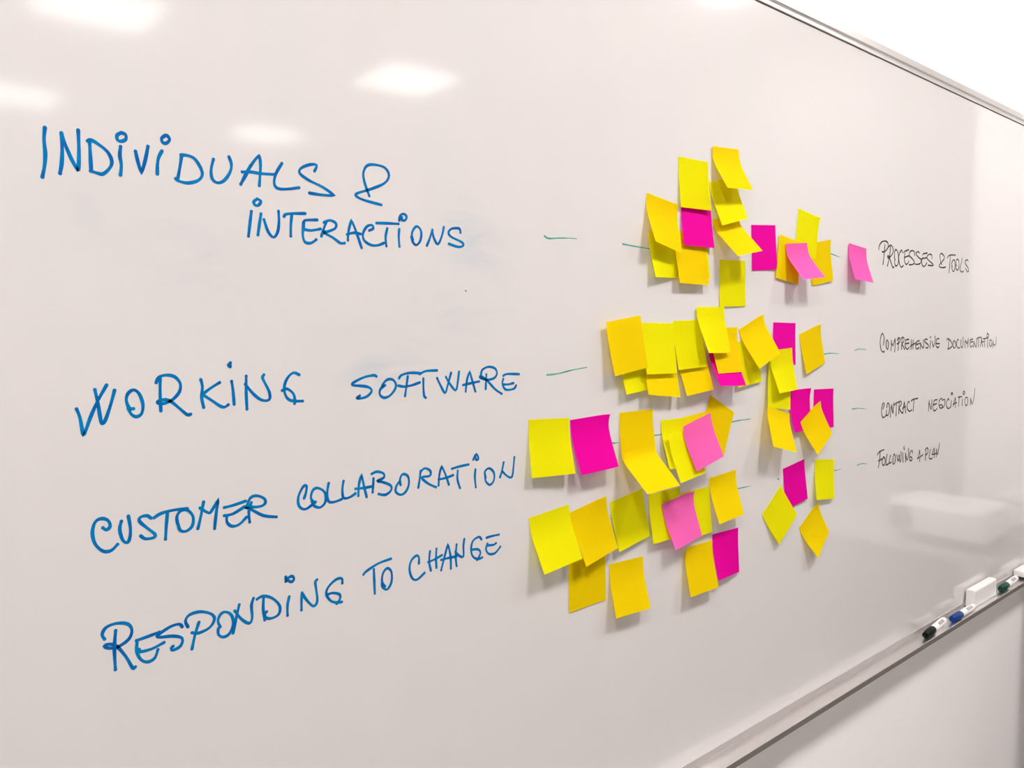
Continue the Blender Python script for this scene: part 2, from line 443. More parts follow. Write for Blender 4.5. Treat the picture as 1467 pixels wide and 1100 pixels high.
# hand-measured pen strokes on the board, x and z in tenths of a millimetre
WORDS = [
 ('INDIVIDUALS', 'blue', [[1679,16630,1668,16534,1673,16421,1665,16320,1644,16219],[1802,16604,1803,16464,1795,16349,1779,16264],[1802,16602,1828,16512,1871,16397,1915,16312,1924,16326,1933,16482,1933,16647],[2020,16552,2022,16442,2024,16312],[2005,16567,2025,16580,2075,16560,2159,16500,2194,16425,2180,16364,2121,16300,2066,16302,2020,16314],[2281,16678,2246,16651,2248,16611,2282,16604,2319,16628,2316,16668,2281,16678],[2272,16555,2263,16474,2273,16395,2263,16308],[2397,16532,2412,16453,2441,16338,2441,16338,2478,16462,2506,16590],[2663,16711,2629,16680,2638,16643,2671,16643,2700,16679,2680,16711,2663,16711],[2628,16566,2597,16504,2584,16434,2581,16354],[2806,16553,2790,16460,2765,16339],[2799,16552,2863,16556,2933,16527,2994,16414,2956,16339,2855,16302,2771,16311,2744,16329],[3104,16553,3079,16453,3087,16368,3138,16335,3206,16367,3268,16461,3278,16535,3257,16595],[3368,16347,3423,16456,3505,16582,3564,16653,3564,16653,3576,16557,3558,16354],[3369,16350,3423,16439,3469,16536],[3385,16468,3476,16478,3583,16474,3728,16483],[3804,16603,3737,16493,3716,16397,3752,16348,3854,16352,3987,16380],[4165,16569,4192,16634,4108,16627,4010,16577,4000,16524,4104,16466,4261,16413,4396,16341,4396,16341,4259,16333,4102,16338]]),
 ('ampersand', 'blue', [[4821,16380,4769,16504,4749,16612,4794,16700,4891,16725,5024,16710,5078,16632,5021,16541,4844,16457,4671,16393,4660,16361,4756,16328,4973,16298]]),
 ('INTERACTIONS', 'blue', [[3532,16221,3496,16189,3513,16157,3548,16163,3571,16204,3532,16221],[3470,16094,3455,15993,3434,15849],[3569,16078,3549,15966,3532,15869],[3599,16024,3641,15906,3698,15855,3742,15913,3759,16017,3756,16120],[3814,16073,3839,16098,3924,16112,4049,16123],[3901,16101,3888,15993,3885,15880],[4185,16069,4057,16055,4033,16030,4032,15969],[4028,16030,4019,15898,4043,15829,4111,15824,4171,15864],[4026,15960,4113,15954,4222,15978],[4294,16060,4262,15986,4231,15903],[4264,16049,4335,16077,4405,16051,4394,15996,4292,15952,4252,15946,4372,15895,4453,15846,4505,15849],[4547,15883,4559,15990,4593,16102,4593,16102,4644,15996,4715,15811],[4538,15943,4622,15967,4703,15960],[4815,16005,4866,16031,4849,16067,4783,16044,4735,15966,4749,15893,4835,15848,4923,15851,5001,15881],[4909,16094,5038,16101,5196,16107],[5048,16045,5024,15948,5034,15849],[5208,16147,5221,16201,5267,16224,5308,16199,5289,16155,5243,16155,5243,16184],[5207,16047,5199,15960,5207,15855],[5392,15944,5377,16011,5418,16082,5465,16095,5508,16040,5495,15941,5439,15885,5392,15915,5369,15972],[5666,16075,5626,15970,5586,15888],[5666,16067,5682,15993,5743,15912,5806,16022,5832,16119],[6079,16071,6061,16120,5946,16108,5900,16058,5945,16011,6099,15960,6120,15921,6047,15900,5906,15928]]),
 ('WORKING', 'blue', [[1833,14243,1857,14166,1877,14021,1894,14034,1940,14160,2008,14308,2083,14441],[1986,14405,2007,14277,2025,14123,2039,14098,2065,14135,2113,14270,2148,14391],[2303,14214,2268,14221,2244,14293,2260,14354,2309,14386,2356,14349,2386,14252,2373,14166,2327,14138,2283,14165,2259,14221],[2544,14177,2542,14338,2547,14473],[2510,14443,2535,14490,2597,14508,2675,14492,2728,14425,2718,14344,2653,14275,2574,14243,2512,14257,2544,14277,2621,14269,2713,14190,2783,14124,2816,14125],[2923,14451,2937,14381,2926,14283,2943,14182],[3105,14414,3011,14361,2935,14307,2935,14307,3025,14243,3107,14182,3150,14171,3185,14191],[3218,14603,3195,14582,3220,14564,3212,14586],[3225,14420,3237,14332,3245,14192],[3375,14465,3371,14307,3375,14135],[3364,14385,3442,14286,3530,14216,3612,14215,3614,14293,3562,14401,3545,14445,3560,14470],[3948,14454,3882,14478,3814,14424,3779,14337,3791,14248,3847,14191,3981,14177],[3754,14300,3811,14314,3877,14261,3894,14188,3888,14156]]),
 ('SOFTWARE', 'blue', [[4883,14396,4849,14410,4729,14395,4594,14343,4577,14314,4660,14303,4778,14282,4820,14235,4759,14179,4674,14162,4629,14168,4666,14192],[4995,14290,4933,14251,4924,14192,4976,14151,5056,14169,5128,14241,5138,14301,5094,14352,5022,14352,4969,14307,4951,14265],[5184,14363,5220,14397,5331,14418,5470,14409],[5470,14397,5556,14429,5719,14431],[5302,14378,5283,14263,5263,14153],[5174,14277,5255,14262,5366,14274,5469,14300],[5521,14342,5521,14235,5530,14141,5553,14116],[5719,14339,5767,14254,5835,14155,5876,14249,5927,14394],[5850,14346,5906,14263,5996,14178,6027,14273,6048,14402],[6149,14156,6170,14299,6212,14403,6212,14403,6254,14279,6301,14148],[6108,14237,6212,14251,6359,14269],[6466,14169,6472,14268,6477,14351],[6391,14355,6413,14412,6510,14445,6618,14421,6651,14353,6596,14296,6466,14285,6370,14320,6402,14330,6488,14276,6618,14160,6729,14095],[6756,14323,6818,14342,7024,14332],[6756,14280,6740,14222,6784,14151,6863,14138,6943,14151,6973,14189],[6755,14212,6841,14208,6927,14221]]),
 ('CUSTOMER', 'blue', [[2008,13159,2037,13135,2069,13164,2053,13218,2000,13245,1946,13221,1920,13130,1939,13024,2003,12946,2071,12940,2125,12986],[2165,13193,2148,13121,2170,13020,2208,12987,2233,13031,2240,13120,2226,13231],[2423,13181,2388,13210,2331,13204,2322,13167,2384,13096,2454,13023,2439,12992,2367,12995,2328,13029],[2452,13181,2519,13212,2638,13225,2759,13219],[2573,13204,2559,13082,2548,12960],[2664,13088,2659,13159,2698,13208,2759,13206,2811,13135,2800,13042,2737,13002,2685,13022,2668,13080],[2916,13262,2889,13139,2854,13009],[2880,13207,2960,13147,2992,13163,3067,13272,3067,13272,3039,13147,3016,12982],[3118,13176,3203,13184,3337,13208],[3116,13095,3201,13098,3310,13146],[3143,13090,3141,13026,3189,12977,3264,12981,3341,13043],[3374,12988,3368,13096,3396,13183],[3353,13165,3388,13234,3457,13246,3534,13205,3541,13153,3471,13130,3310,13155,3310,13155,3402,13108,3521,13031,3661,12995]]),
 ('COLLABORATION', 'blue', [[3976,13145,3997,13197,4008,13269,3969,13271,3912,13173,3916,13072,3983,13025,4064,13059,4108,13085],[4094,13082,4055,13134,4077,13214,4137,13233,4218,13176,4226,13072,4164,13019,4093,13045,4064,13099],[4267,13268,4248,13162,4263,13070,4329,13053,4423,13071],[4448,13267,4432,13175,4445,13082,4519,13077,4595,13110],[4631,13080,4640,13204,4674,13315,4674,13315,4705,13176,4736,13051],[4596,13162,4694,13158,4822,13160],[4828,13247,4822,13170,4815,13093],[4806,13303,4874,13320,4959,13290,4963,13240,4872,13212,4940,13194,5054,13139,5057,13079,4983,13040,4893,13062],[5189,13127,5182,13192,5218,13248,5289,13219,5305,13126,5263,13041,5192,13010,5122,13056,5135,13128,5182,13172],[5437,13062,5458,13167,5471,13257],[5471,13247,5532,13280,5611,13240,5601,13180,5482,13178,5580,13090,5692,13033],[5730,13049,5744,13182,5778,13278,5778,13278,5833,13171,5884,13039],[5731,13122,5833,13125,5950,13146],[5932,13227,6042,13241,6189,13249],[6021,13191,6015,13085,6054,12974],[6262,13301,6312,13366,6347,13302,6311,13295,6298,13334],[6297,13174,6288,13072,6302,12951],[6462,13050,6449,13128,6519,13163,6598,13099,6597,13000,6532,12949,6462,13006,6454,13084],[6761,13212,6732,13104,6698,13025],[6732,13104,6819,13027,6902,13005,6931,13148,6943,13258]]),
 ('RESPONDING', 'blue', [[1986,12138,1968,12186,2002,12241,2087,12258,2184,12231,2222,12163,2192,12084,2099,12037,2021,12044,1981,12076,2022,12082,2086,12044,2161,11927,2216,11802,2239,11806],[2082,12192,2066,12032,2068,11830],[2258,12053,2353,12064,2464,12080],[2265,12051,2257,11951,2292,11861,2352,11822,2415,11842,2445,11915],[2279,11962,2288,11938,2390,11937,2502,11969],[2676,12078,2648,12112,2563,12106,2449,12054,2462,12031,2588,12010,2673,11966,2656,11895,2584,11872,2568,11893,2585,11910],[2731,12064,2709,12130,2752,12180,2855,12185,2958,12138,2990,12076,2939,12004,2834,11977,2768,11997],[2837,12083,2797,11971,2763,11836],[3045,11985,3024,12052,3056,12114,3110,12121,3163,12072,3177,11983,3135,11892,3073,11874,3025,11913,3026,11974],[3244,12163,3210,12038,3174,11890],[3196,12112,3264,12009,3343,11947,3376,11997,3371,12125,3394,12196],[3503,12175,3495,12064,3509,11941],[3432,12178,3495,12196,3593,12154,3675,12054,3665,11967,3588,11940,3522,11961,3515,12003,3532,12023],[3750,12344,3754,12284,3766,12319,3818,12338,3843,12303,3817,12276,3774,12301],[3784,12124,3763,12034,3761,11928],[3931,12133,3923,12045,3921,11948],[3931,12127,3993,12029,4062,11957,4107,12003,4096,12138,4087,12215,4108,12238],[4413,12135,4408,12188,4334,12191,4239,12125,4217,12054,4267,11970,4340,11934,4403,11925],[4217,12044,4289,12051,4373,12019,4383,11968,4340,11920]]),
 ('TO', 'blue', [[4683,12176,4723,12207,4881,12264,5047,12285],[4817,12207,4822,12057,4826,11927],[4964,11977,4924,12036,4936,12133,4995,12185,5052,12129,5050,12008,4991,11937,4930,11974,4923,12026]]),
 ('CHANGE', 'blue', [[5435,12154,5436,12226,5399,12254,5326,12206,5301,12109,5336,11999,5408,11963,5515,12024],[5597,12268,5584,12145,5608,12032],[5693,12282,5685,12168,5691,12051],[5571,12144,5647,12154,5774,12188],[5760,12005,5813,12164,5866,12313,5866,12313,5904,12147,5908,11996],[5761,12132,5877,12135,5996,12129],[5997,12279,5982,12131,5995,12011],[5978,12192,6035,12132,6102,12108,6103,12238,6117,12326],[6390,12273,6348,12313,6252,12276,6224,12172,6251,12080,6334,12031,6403,12039],[6238,12169,6334,12156,6375,12100,6320,12023],[6474,12280,6573,12285,6679,12284],[6488,12200,6465,12127,6516,12062,6615,12054,6702,12121],[6488,12178,6587,12167,6630,12181]]),
 ('PROCESSES', 'black', [[17075,16518,17095,16590,17186,16666,17324,16702,17450,16691,17508,16639,17495,16574,17410,16509,17324,16478,17236,16473],[17352,16621,17334,16461,17316,16341,17291,16213],[17611,16589,17596,16436,17507,16191],[17530,16592,17617,16633,17710,16603,17752,16541,17722,16459,17618,16389,17530,16360,17492,16382,17517,16404,17554,16394,17623,16325,17704,16224,17763,16170,17817,16181],[17852,16328,17816,16424,17828,16513,17889,16559,17987,16498,18024,16378,18006,16262,17917,16205,17848,16255,17850,16352],[18202,16510,18179,16558,18106,16529,18038,16435,18048,16322,18112,16227,18190,16196,18272,16234],[18268,16513,18332,16546,18512,16589],[18337,16492,18313,16433,18320,16351,18374,16280,18433,16268,18498,16294,18533,16337],[18306,16408,18419,16435,18543,16458],[18825,16486,18819,16552,18718,16582,18602,16557,18549,16496,18572,16455,18714,16404,18817,16351,18802,16300,18686,16269,18568,16268],[19070,16549,19007,16576,18919,16550,18903,16507,19028,16454,19153,16418,19187,16377,19121,16315,18982,16293,18862,16294],[19256,16517,19294,16545,19499,16572],[19282,16459,19216,16396,19234,16312,19310,16259,19411,16285,19488,16349],[19203,16429,19294,16438,19457,16464],[19761,16469,19746,16538,19626,16552,19497,16499,19519,16440,19815,16342,19840,16304,19566,16299]]),
 ('ampersand', 'black', [[20334,16353,20276,16400,20221,16505,20215,16569,20283,16607,20383,16585,20469,16540,20448,16481,20312,16402,20185,16324,20233,16290,20360,16278,20566,16302]]),
 ('TOOLS', 'black', [[20648,16523,20713,16570,20858,16600,21119,16612],[20816,16550,20806,16374,20780,16179],[20960,16330,20925,16402,20965,16463,21046,16496,21107,16455,21119,16337,21091,16247,21028,16215,20957,16271,20931,16343],[21212,16363,21168,16413,21189,16488,21262,16522,21353,16474,21365,16363,21334,16287,21270,16258,21190,16296,21163,16369],[21538,16558,21527,16475,21451,16367,21442,16269,21563,16225,21658,16256],[21928,16502,21904,16539,21787,16518,21732,16478,21798,16420,21924,16358,21990,16300,21956,16245,21853,16279,21798,16329]]),
 ('COMPREHENSIVE', 'black', [[17432,14522,17468,14643,17415,14745,17359,14755,17298,14675,17285,14555,17339,14423,17421,14370,17499,14378],[17575,14570,17594,14616,17652,14599,17686,14517,17655,14416,17583,14468,17565,14560],[17812,14607,17821,14504,17811,14392],[17817,14556,17903,14487,17903,14487,17995,14651,17995,14651,18006,14511,17995,14362],[18104,14613,18147,14660,18232,14643,18248,14590,18169,14540,18099,14530],[18161,14633,18162,14394],[18339,14652,18337,14526,18334,14411],[18303,14647,18373,14672,18443,14640,18429,14577,18337,14526,18414,14472,18492,14402],[18524,14607,18596,14617,18694,14618],[18526,14576,18510,14481,18576,14416,18650,14406,18709,14440],[18506,14523,18701,14536],[18819,14603,18824,14401],[18914,14602,18923,14409],[18782,14460,18903,14500,19051,14530],[19076,14535,19149,14572,19250,14581],[19076,14535,19058,14449,19139,14394,19238,14424],[19067,14492,19268,14521],[19320,14520,19306,14390],[19306,14531,19390,14454,19485,14414,19490,14506,19456,14594],[19691,14602,19611,14614,19522,14582,19591,14537,19742,14480,19759,14435,19669,14404,19615,14422],[19871,14665,19833,14644],[19867,14572,19842,14401],[19962,14554,20029,14419,20029,14419,20114,14529,20113,14674],[20339,14610,20256,14616,20190,14584],[20191,14572,20172,14483,20220,14421,20331,14407,20370,14435],[20185,14500,20392,14496]]),
 ('DOCUMENTATION', 'black', [[20806,14586,20875,14608,21024,14560,21150,14466,21099,14398,20915,14355,20885,14367],[20907,14573,20943,14366],[21196,14442,21203,14523,21273,14551,21352,14497,21361,14416,21277,14371,21199,14419],[21524,14564,21492,14582,21424,14519,21434,14426,21545,14365,21634,14381],[21690,14562,21690,14421,21771,14372,21824,14442,21819,14631],[21955,14369,21951,14547,21951,14547,22099,14461,22099,14461,22162,14597,22162,14597,22140,14377],[22277,14554,22447,14581],[22308,14553,22289,14446,22327,14379,22467,14406],[22299,14493,22471,14515],[22536,14502,22519,14369],[22535,14514,22661,14384,22725,14389,22721,14572],[22720,14578,22862,14612,23026,14610],[22851,14570,22858,14362],[22987,14384,23040,14494,23060,14604,23060,14604,23091,14481,23153,14375],[23025,14482,23238,14503],[23179,14578,23498,14586],[23280,14570,23287,14372],[23447,14729,23408,14624,23512,14611,23555,14673,23450,14698],[23484,14555,23493,14343],[23616,14447,23642,14522,23743,14533,23789,14444,23745,14376,23659,14378,23615,14460],[23883,14518,23854,14330],[23883,14518,23894,14430,24021,14390,24101,14452,24083,14604]]),
 ('CONTRACT', 'black', [[17520,13142,17581,13230,17544,13271,17480,13222,17455,13100,17497,12989,17568,12953,17685,12991],[17706,13160,17734,13251,17805,13231,17842,13104,17788,12998,17702,12997,17694,13099],[17930,13191,17904,13068,17889,12947],[17928,13207,18015,13005,18022,13138,18049,13238],[18071,13190,18174,13230,18316,13245],[18175,13214,18179,12945],[18317,13237,18309,13102,18312,12983],[18316,13245,18406,13247,18419,13174,18326,13117,18425,13014,18519,12976],[18517,13000,18544,13118,18571,13236,18571,13236,18619,13097,18667,12973],[18492,13090,18643,13119],[18834,13195,18794,13222,18725,13154,18752,13055,18870,12994,18980,13023],[18925,13222,19036,13255,19283,13264],[19075,13237,19067,13115,19052,12982]]),
 ('NEGOCIATION', 'black', [[19923,13175,19905,13058,19894,12925],[19928,13124,20045,12956,20069,13047,20073,13174],[20192,13132,20250,13163,20387,13162],[20174,13100,20142,13009,20190,12929,20295,12909,20395,12957],[20158,13050,20363,13070],[20692,13143,20625,13182,20504,13121,20493,13019,20606,12942,20731,12959],[20535,13016,20640,13026,20729,12986,20669,12947],[20694,13126,20820,13144,20851,13047,20774,12957,20688,12971],[21083,13110,21058,13147,20955,13092,20943,12988,21060,12902,21210,12935],[21241,13284,21199,13261,21255,13227,21310,13254,21241,13284],[21239,13083,21210,12935],[21364,12942,21419,13062,21476,13156,21476,13156,21497,13040,21503,12898],[21360,12987,21581,13017],[21658,13145,21885,13149],[21726,13141,21704,12923],[22010,13277,21954,13235,22019,13195,22094,13236,22010,13277],[21939,13074,21933,12922],[22141,12926,22104,13055,22191,13113,22291,13061,22281,12935,22201,12895,22130,12945],[22480,13068,22475,12894],[22480,13068,22593,12914,22698,13054,22743,13300]]),
 ('FOLLOWING', 'black', [[17332,12171,17440,12226,17643,12247],[17463,12213,17452,12059,17402,11889],[17387,12031,17499,12044,17611,12057],[17621,12082,17568,12026,17586,11940,17658,11901,17716,11946,17704,12042,17643,12090,17622,12072],[17802,12125,17765,12004,17773,11898,17888,11911],[17968,12086,17927,12007,17922,11923,18015,11928],[18155,12098,18101,12040,18098,11924,18138,11871,18206,11912,18221,12027,18155,12098],[18290,12062,18362,11915,18437,12036],[18388,12041,18473,11881,18513,11995,18492,12105],[18592,12073,18622,11864],[18729,12058,18746,11850],[18744,12024,18831,11879,18894,12019,18884,12140],[18654,12212,18632,12182,18672,12145],[19108,12023,19078,12081,18980,12042,18938,11949,18970,11868,19047,11849],[18988,11943,19080,11911,19096,11865,19022,11846]]),
 ('A', 'black', [[19405,11858,19449,11948,19493,12049,19493,12049,19517,11918,19517,11779],[19379,11861,19534,11883,19675,11918]]),
 ('PLAN', 'black', [[19838,12030,19825,11885,19830,11772],[19799,12023,19903,12057,19976,11993,19929,11919,19837,11895],[20098,11992,20042,11862,20049,11793,20147,11765,20228,11779],[20206,11867,20254,11942,20302,12017,20302,12017,20342,11887,20346,11783],[20206,11864,20483,11866],[20459,11966,20463,11781],[20459,11966,20529,11826,20576,11919,20616,12089]]),
]
DASHES = [[7472,16129,7548,16102,7728,16119,7926,16132,8074,16132],[9022,16121,9221,16108,9457,16097,9683,16085],[7524,14300,7739,14310,8007,14347,8298,14375],[8837,13254,8897,13251,8974,13249],[9789,13278,9975,13281],[11806,13316,12096,13328,12417,13327],[12035,12147,12268,12145,12464,12143],[14979,16328,15423,16265],[14904,14387,15175,14398,15511,14382],[16162,14430,16326,14454,16664,14440],[16122,13237,16409,13234,16752,13190],[15371,12055,15743,12047],[16428,12045,16612,12061,16865,12029]]
DOTS = [[13352,12147,13399,12147],[8844,12145,8855,12138],[21694,20159,21725,20156],[6155,15381,6160,15377]]
# key, paper, x, z (top left corner), standoff, turn, width, length, curl left, curl right, end of bend  (metres, radians)
NOTES = [
 ('h', 'lemon', 0.9586, 1.6353, 0.0005, -0.0408, 0.0715, 0.0699, 0.0127, 0.0008, 0.50),
 ('g', 'lemon', 1.0285, 1.6400, 0.0010, 0.0186, 0.0770, 0.0699, 0.0040, 0.0079, 0.50),
 ('f', 'gold', 1.0201, 1.6325, 0.0025, 0.0084, 0.0784, 0.0737, 0.0109, 0.0087, 0.50),
 ('d', 'gold', 0.9541, 1.6901, 0.0005, 0.1353, 0.0757, 0.0788, 0.0255, 0.0174, 0.50),
 ('e', 'magenta', 1.0362, 1.6931, 0.0005, 0.0079, 0.0781, 0.0750, 0.0074, 0.0085, 0.50),
 ('a', 'lemon', 1.0282, 1.7525, 0.0005, -0.0128, 0.0759, 0.0772, 0.0054, 0.0076, 0.50),
 ('k', 'magenta', 1.2303, 1.6647, 0.0005, -0.0714, 0.0764, 0.0773, 0.0008, 0.0029, 0.50),
 ('j', 'lemon', 1.1401, 1.6020, 0.0005, -0.0200, 0.0758, 0.0767, 0.0020, 0.0009, 0.50),
 ('i', 'gold', 1.1194, 1.6647, 0.0005, -0.1778, 0.0735, 0.0753, 0.0409, 0.0402, 0.35),
 ('c', 'lemon', 1.1079, 1.7227, 0.0005, -0.2316, 0.0739, 0.0725, 0.0151, 0.0159, 0.50),
 ('b', 'gold', 1.1123, 1.7795, 0.0005, -0.0685, 0.0766, 0.0752, 0.0285, 0.0263, 0.50),
 ('n', 'gold', 1.4242, 1.6454, 0.0005, -0.1582, 0.0775, 0.0785, 0.0009, 0.0033, 0.50),
 ('l', 'lemon', 1.3828, 1.7064, 0.0007, 0.1411, 0.0765, 0.0795, 0.0006, 0.0006, 0.50),
 ('m', 'gold', 1.3167, 1.6548, 0.0033, 0.1342, 0.0763, 0.0772, 0.0007, 0.0009, 0.50),
 ('o', 'pink', 1.3352, 1.6396, 0.0038, -0.0802, 0.0757, 0.0747, 0.0338, 0.0346, 0.50),
 ('p', 'pink', 1.5751, 1.6561, 0.0005, 0.0825, 0.0766, 0.0742, 0.0183, 0.0200, 0.50),
 ('w', 'lemon', 0.8935, 1.4653, 0.0005, -0.0821, 0.0724, 0.0709, 0.0124, 0.0040, 0.50),
 ('y', 'gold', 1.0312, 1.4582, 0.0005, -0.0852, 0.0741, 0.0746, 0.0161, 0.0140, 0.50),
 ('x', 'gold', 0.9527, 1.4639, 0.0011, 0.1103, 0.0775, 0.0729, 0.0148, 0.0150, 0.50),
 ('s', 'lemon', 1.0199, 1.5019, 0.0005, -0.0351, 0.0738, 0.0761, 0.0109, 0.0104, 0.50),
 ('r', 'lemon', 0.9422, 1.4996, 0.0040, 0.0164, 0.0761, 0.0771, 0.0120, 0.0088, 0.50),
 ('q', 'gold', 0.8590, 1.5001, 0.0084, -0.1336, 0.0759, 0.0776, 0.0085, 0.0061, 0.50),
 ('ab', 'lemon', 1.1854, 1.4659, 0.0005, -0.0919, 0.0757, 0.0765, 0.0064, 0.0040, 0.50),
 ('v', 'magenta', 1.1117, 1.4718, 0.0008, 0.0323, 0.0769, 0.0791, 0.0271, 0.0251, 0.50),
 ('u', 'gold', 1.1158, 1.4911, 0.0016, -0.0090, 0.0764, 0.0761, 0.0174, 0.0151, 0.50),
 ('t', 'lemon', 1.0768, 1.5241, 0.0030, -0.0183, 0.0757, 0.0766, 0.0239, 0.0136, 0.40),
 ('ac', 'magenta', 1.3070, 1.5000, 0.0005, 0.0174, 0.0761, 0.0767, 0.0028, 0.0031, 0.50),
 ('af', 'lemon', 1.2908, 1.4295, 0.0040, 0.1167, 0.0764, 0.0802, 0.0052, 0.0050, 0.50),
 ('ad', 'lemon', 1.2925, 1.4494, 0.0027, -0.0551, 0.0767, 0.0770, 0.0196, 0.0107, 0.50),
 ('z', 'gold', 1.2002, 1.4879, 0.0005, -0.3560, 0.0759, 0.0762, 0.0258, 0.0217, 0.40),
 ('ae', 'gold', 1.3968, 1.4779, 0.0005, -0.2488, 0.0770, 0.0775, 0.0063, 0.0030, 0.50),
 ('ah', 'magenta', 1.3669, 1.3751, 0.0005, -0.0139, 0.0740, 0.0778, 0.0124, 0.0035, 0.50),
 ('ag', 'gold', 1.2805, 1.3531, 0.0097, 0.2514, 0.0768, 0.0735, 0.0228, 0.0255, 0.30),
 ('aj', 'magenta', 1.4564, 1.3724, 0.0005, 0.0259, 0.0762, 0.0765, 0.0024, 0.0039, 0.50),
 ('ai', 'gold', 1.3968, 1.3153, 0.0077, -0.4860, 0.0761, 0.0742, 0.0180, 0.0103, 0.50),
 ('ak', 'lemon', 0.7196, 1.3729, 0.0005, 0.0473, 0.0756, 0.0767, 0.0100, 0.0157, 0.50),
 ('al', 'magenta', 0.7966, 1.3661, 0.0005, -0.0389, 0.0764, 0.0775, 0.0192, 0.0195, 0.50),
 ('am', 'gold', 0.8986, 1.3688, 0.0005, -0.0008, 0.0762, 0.0705, 0.0058, 0.0079, 0.50),
 ('aq', 'lemon', 1.0387, 1.3491, 0.0005, -0.0888, 0.0761, 0.0743, 0.0047, 0.0029, 0.50),
 ('ar', 'gold', 1.1226, 1.3812, 0.0005, 0.4490, 0.0770, 0.0770, 0.0027, 0.0040, 0.50),
 ('ao', 'lemon', 0.9946, 1.3501, 0.0010, 0.0068, 0.0770, 0.0767, 0.0182, 0.0203, 0.50),
 ('ap', 'lemon', 0.9978, 1.3287, 0.0127, -0.1033, 0.0743, 0.0764, 0.0187, 0.0113, 0.50),
 ('as', 'pink', 1.0311, 1.3385, 0.0132, -0.2143, 0.0755, 0.0743, 0.0178, 0.0166, 0.50),
 ('bc', 'lemon', 0.8793, 1.2390, 0.0005, -0.1504, 0.0747, 0.0754, 0.0092, 0.0057, 0.50),
 ('au', 'lemon', 1.0478, 1.2287, 0.0005, -0.0202, 0.0764, 0.0763, 0.0063, 0.0059, 0.50),
 ('av', 'lemon', 0.9677, 1.2388, 0.0005, -0.0039, 0.0767, 0.0762, 0.0102, 0.0118, 0.50),
 ('at', 'gold', 1.1222, 1.2437, 0.0005, -0.0695, 0.0763, 0.0777, 0.0186, 0.0156, 0.50),
 ('an', 'gold', 0.8945, 1.3102, 0.0069, -0.0440, 0.0782, 0.0731, 0.0485, 0.0467, 0.20),
 ('aw', 'pink', 0.9968, 1.2199, 0.0030, -0.1269, 0.0783, 0.0746, 0.0208, 0.0136, 0.50),
 ('ax', 'magenta', 1.1347, 1.1474, 0.0005, 0.0134, 0.0763, 0.0771, 0.0143, 0.0045, 0.50),
 ('ay', 'gold', 1.0553, 1.1392, 0.0040, -0.0050, 0.0750, 0.0784, 0.0126, 0.0137, 0.50),
 ('az', 'gold', 0.8801, 1.1475, 0.0005, 0.0333, 0.0762, 0.0784, 0.0159, 0.0176, 0.50),
 ('bd', 'gold', 0.7946, 1.1685, 0.0005, -0.0216, 0.0762, 0.0737, 0.0009, 0.0008, 0.50),
 ('bb', 'gold', 0.7965, 1.2368, 0.0005, -0.1850, 0.0736, 0.0792, 0.0190, 0.0130, 0.50),
 ('ba', 'lemon', 0.7200, 1.2416, 0.0005, -0.0991, 0.0751, 0.0771, 0.0224, 0.0197, 0.50),
 ('be', 'magenta', 1.3518, 1.2320, 0.0005, -0.1311, 0.0763, 0.0782, 0.0018, 0.0038, 0.50),
 ('bf', 'lemon', 1.2844, 1.1573, 0.0011, -0.6429, 0.0763, 0.0766, 0.0082, 0.0084, 0.50),
 ('bg', 'lemon', 1.4689, 1.2364, 0.0005, 0.1095, 0.0764, 0.0778, 0.0095, 0.0067, 0.50),
 ('bh', 'gold', 1.4149, 1.1114, 0.0005, -0.5496, 0.0765, 0.0757, 0.0198, 0.0065, 0.50),
]


INKW = {'blue': 0.0031, 'black': 0.0034}
for word, colour, strokes in WORDS:
    bm = bmesh.new()
    xs = [s[i] for s in strokes for i in range(0, len(s), 2)]
    zs = [s[i] for s in strokes for i in range(1, len(s), 2)]
    for k, s in enumerate(strokes):
        pts = [(s[i] * 1e-4, s[i + 1] * 1e-4) for i in range(0, len(s), 2)]
        stroke_bm(bm, pts, INKW[colour], -0.00015 - 0.000002 * k)
    o = onboard(link('handwritten_word', mesh_from(bm, 'handwritten_word'), INK[colour]))
    o['label'] = '%s handwritten %s' % (colour, 'ampersand sign' if word == 'ampersand' else 'word ' + word)
for s in DASHES:
    bm = bmesh.new()
    stroke_bm(bm, [(s[i] * 1e-4, s[i + 1] * 1e-4) for i in range(0, len(s), 2)], 0.0026, -0.00015, taper=True)
    o = onboard(link('marker_dash', mesh_from(bm, 'marker_dash'), INK['green']))
    o['label'] = 'short thin green dash'
bm = bmesh.new()
for s in DOTS:
    stroke_bm(bm, [(s[i] * 1e-4, s[i + 1] * 1e-4) for i in range(0, len(s), 2)], 0.0016, -0.00015)
tag(onboard(link('ink_speck', mesh_from(bm, 'ink_speck'), INK['black'])), kind='stuff')

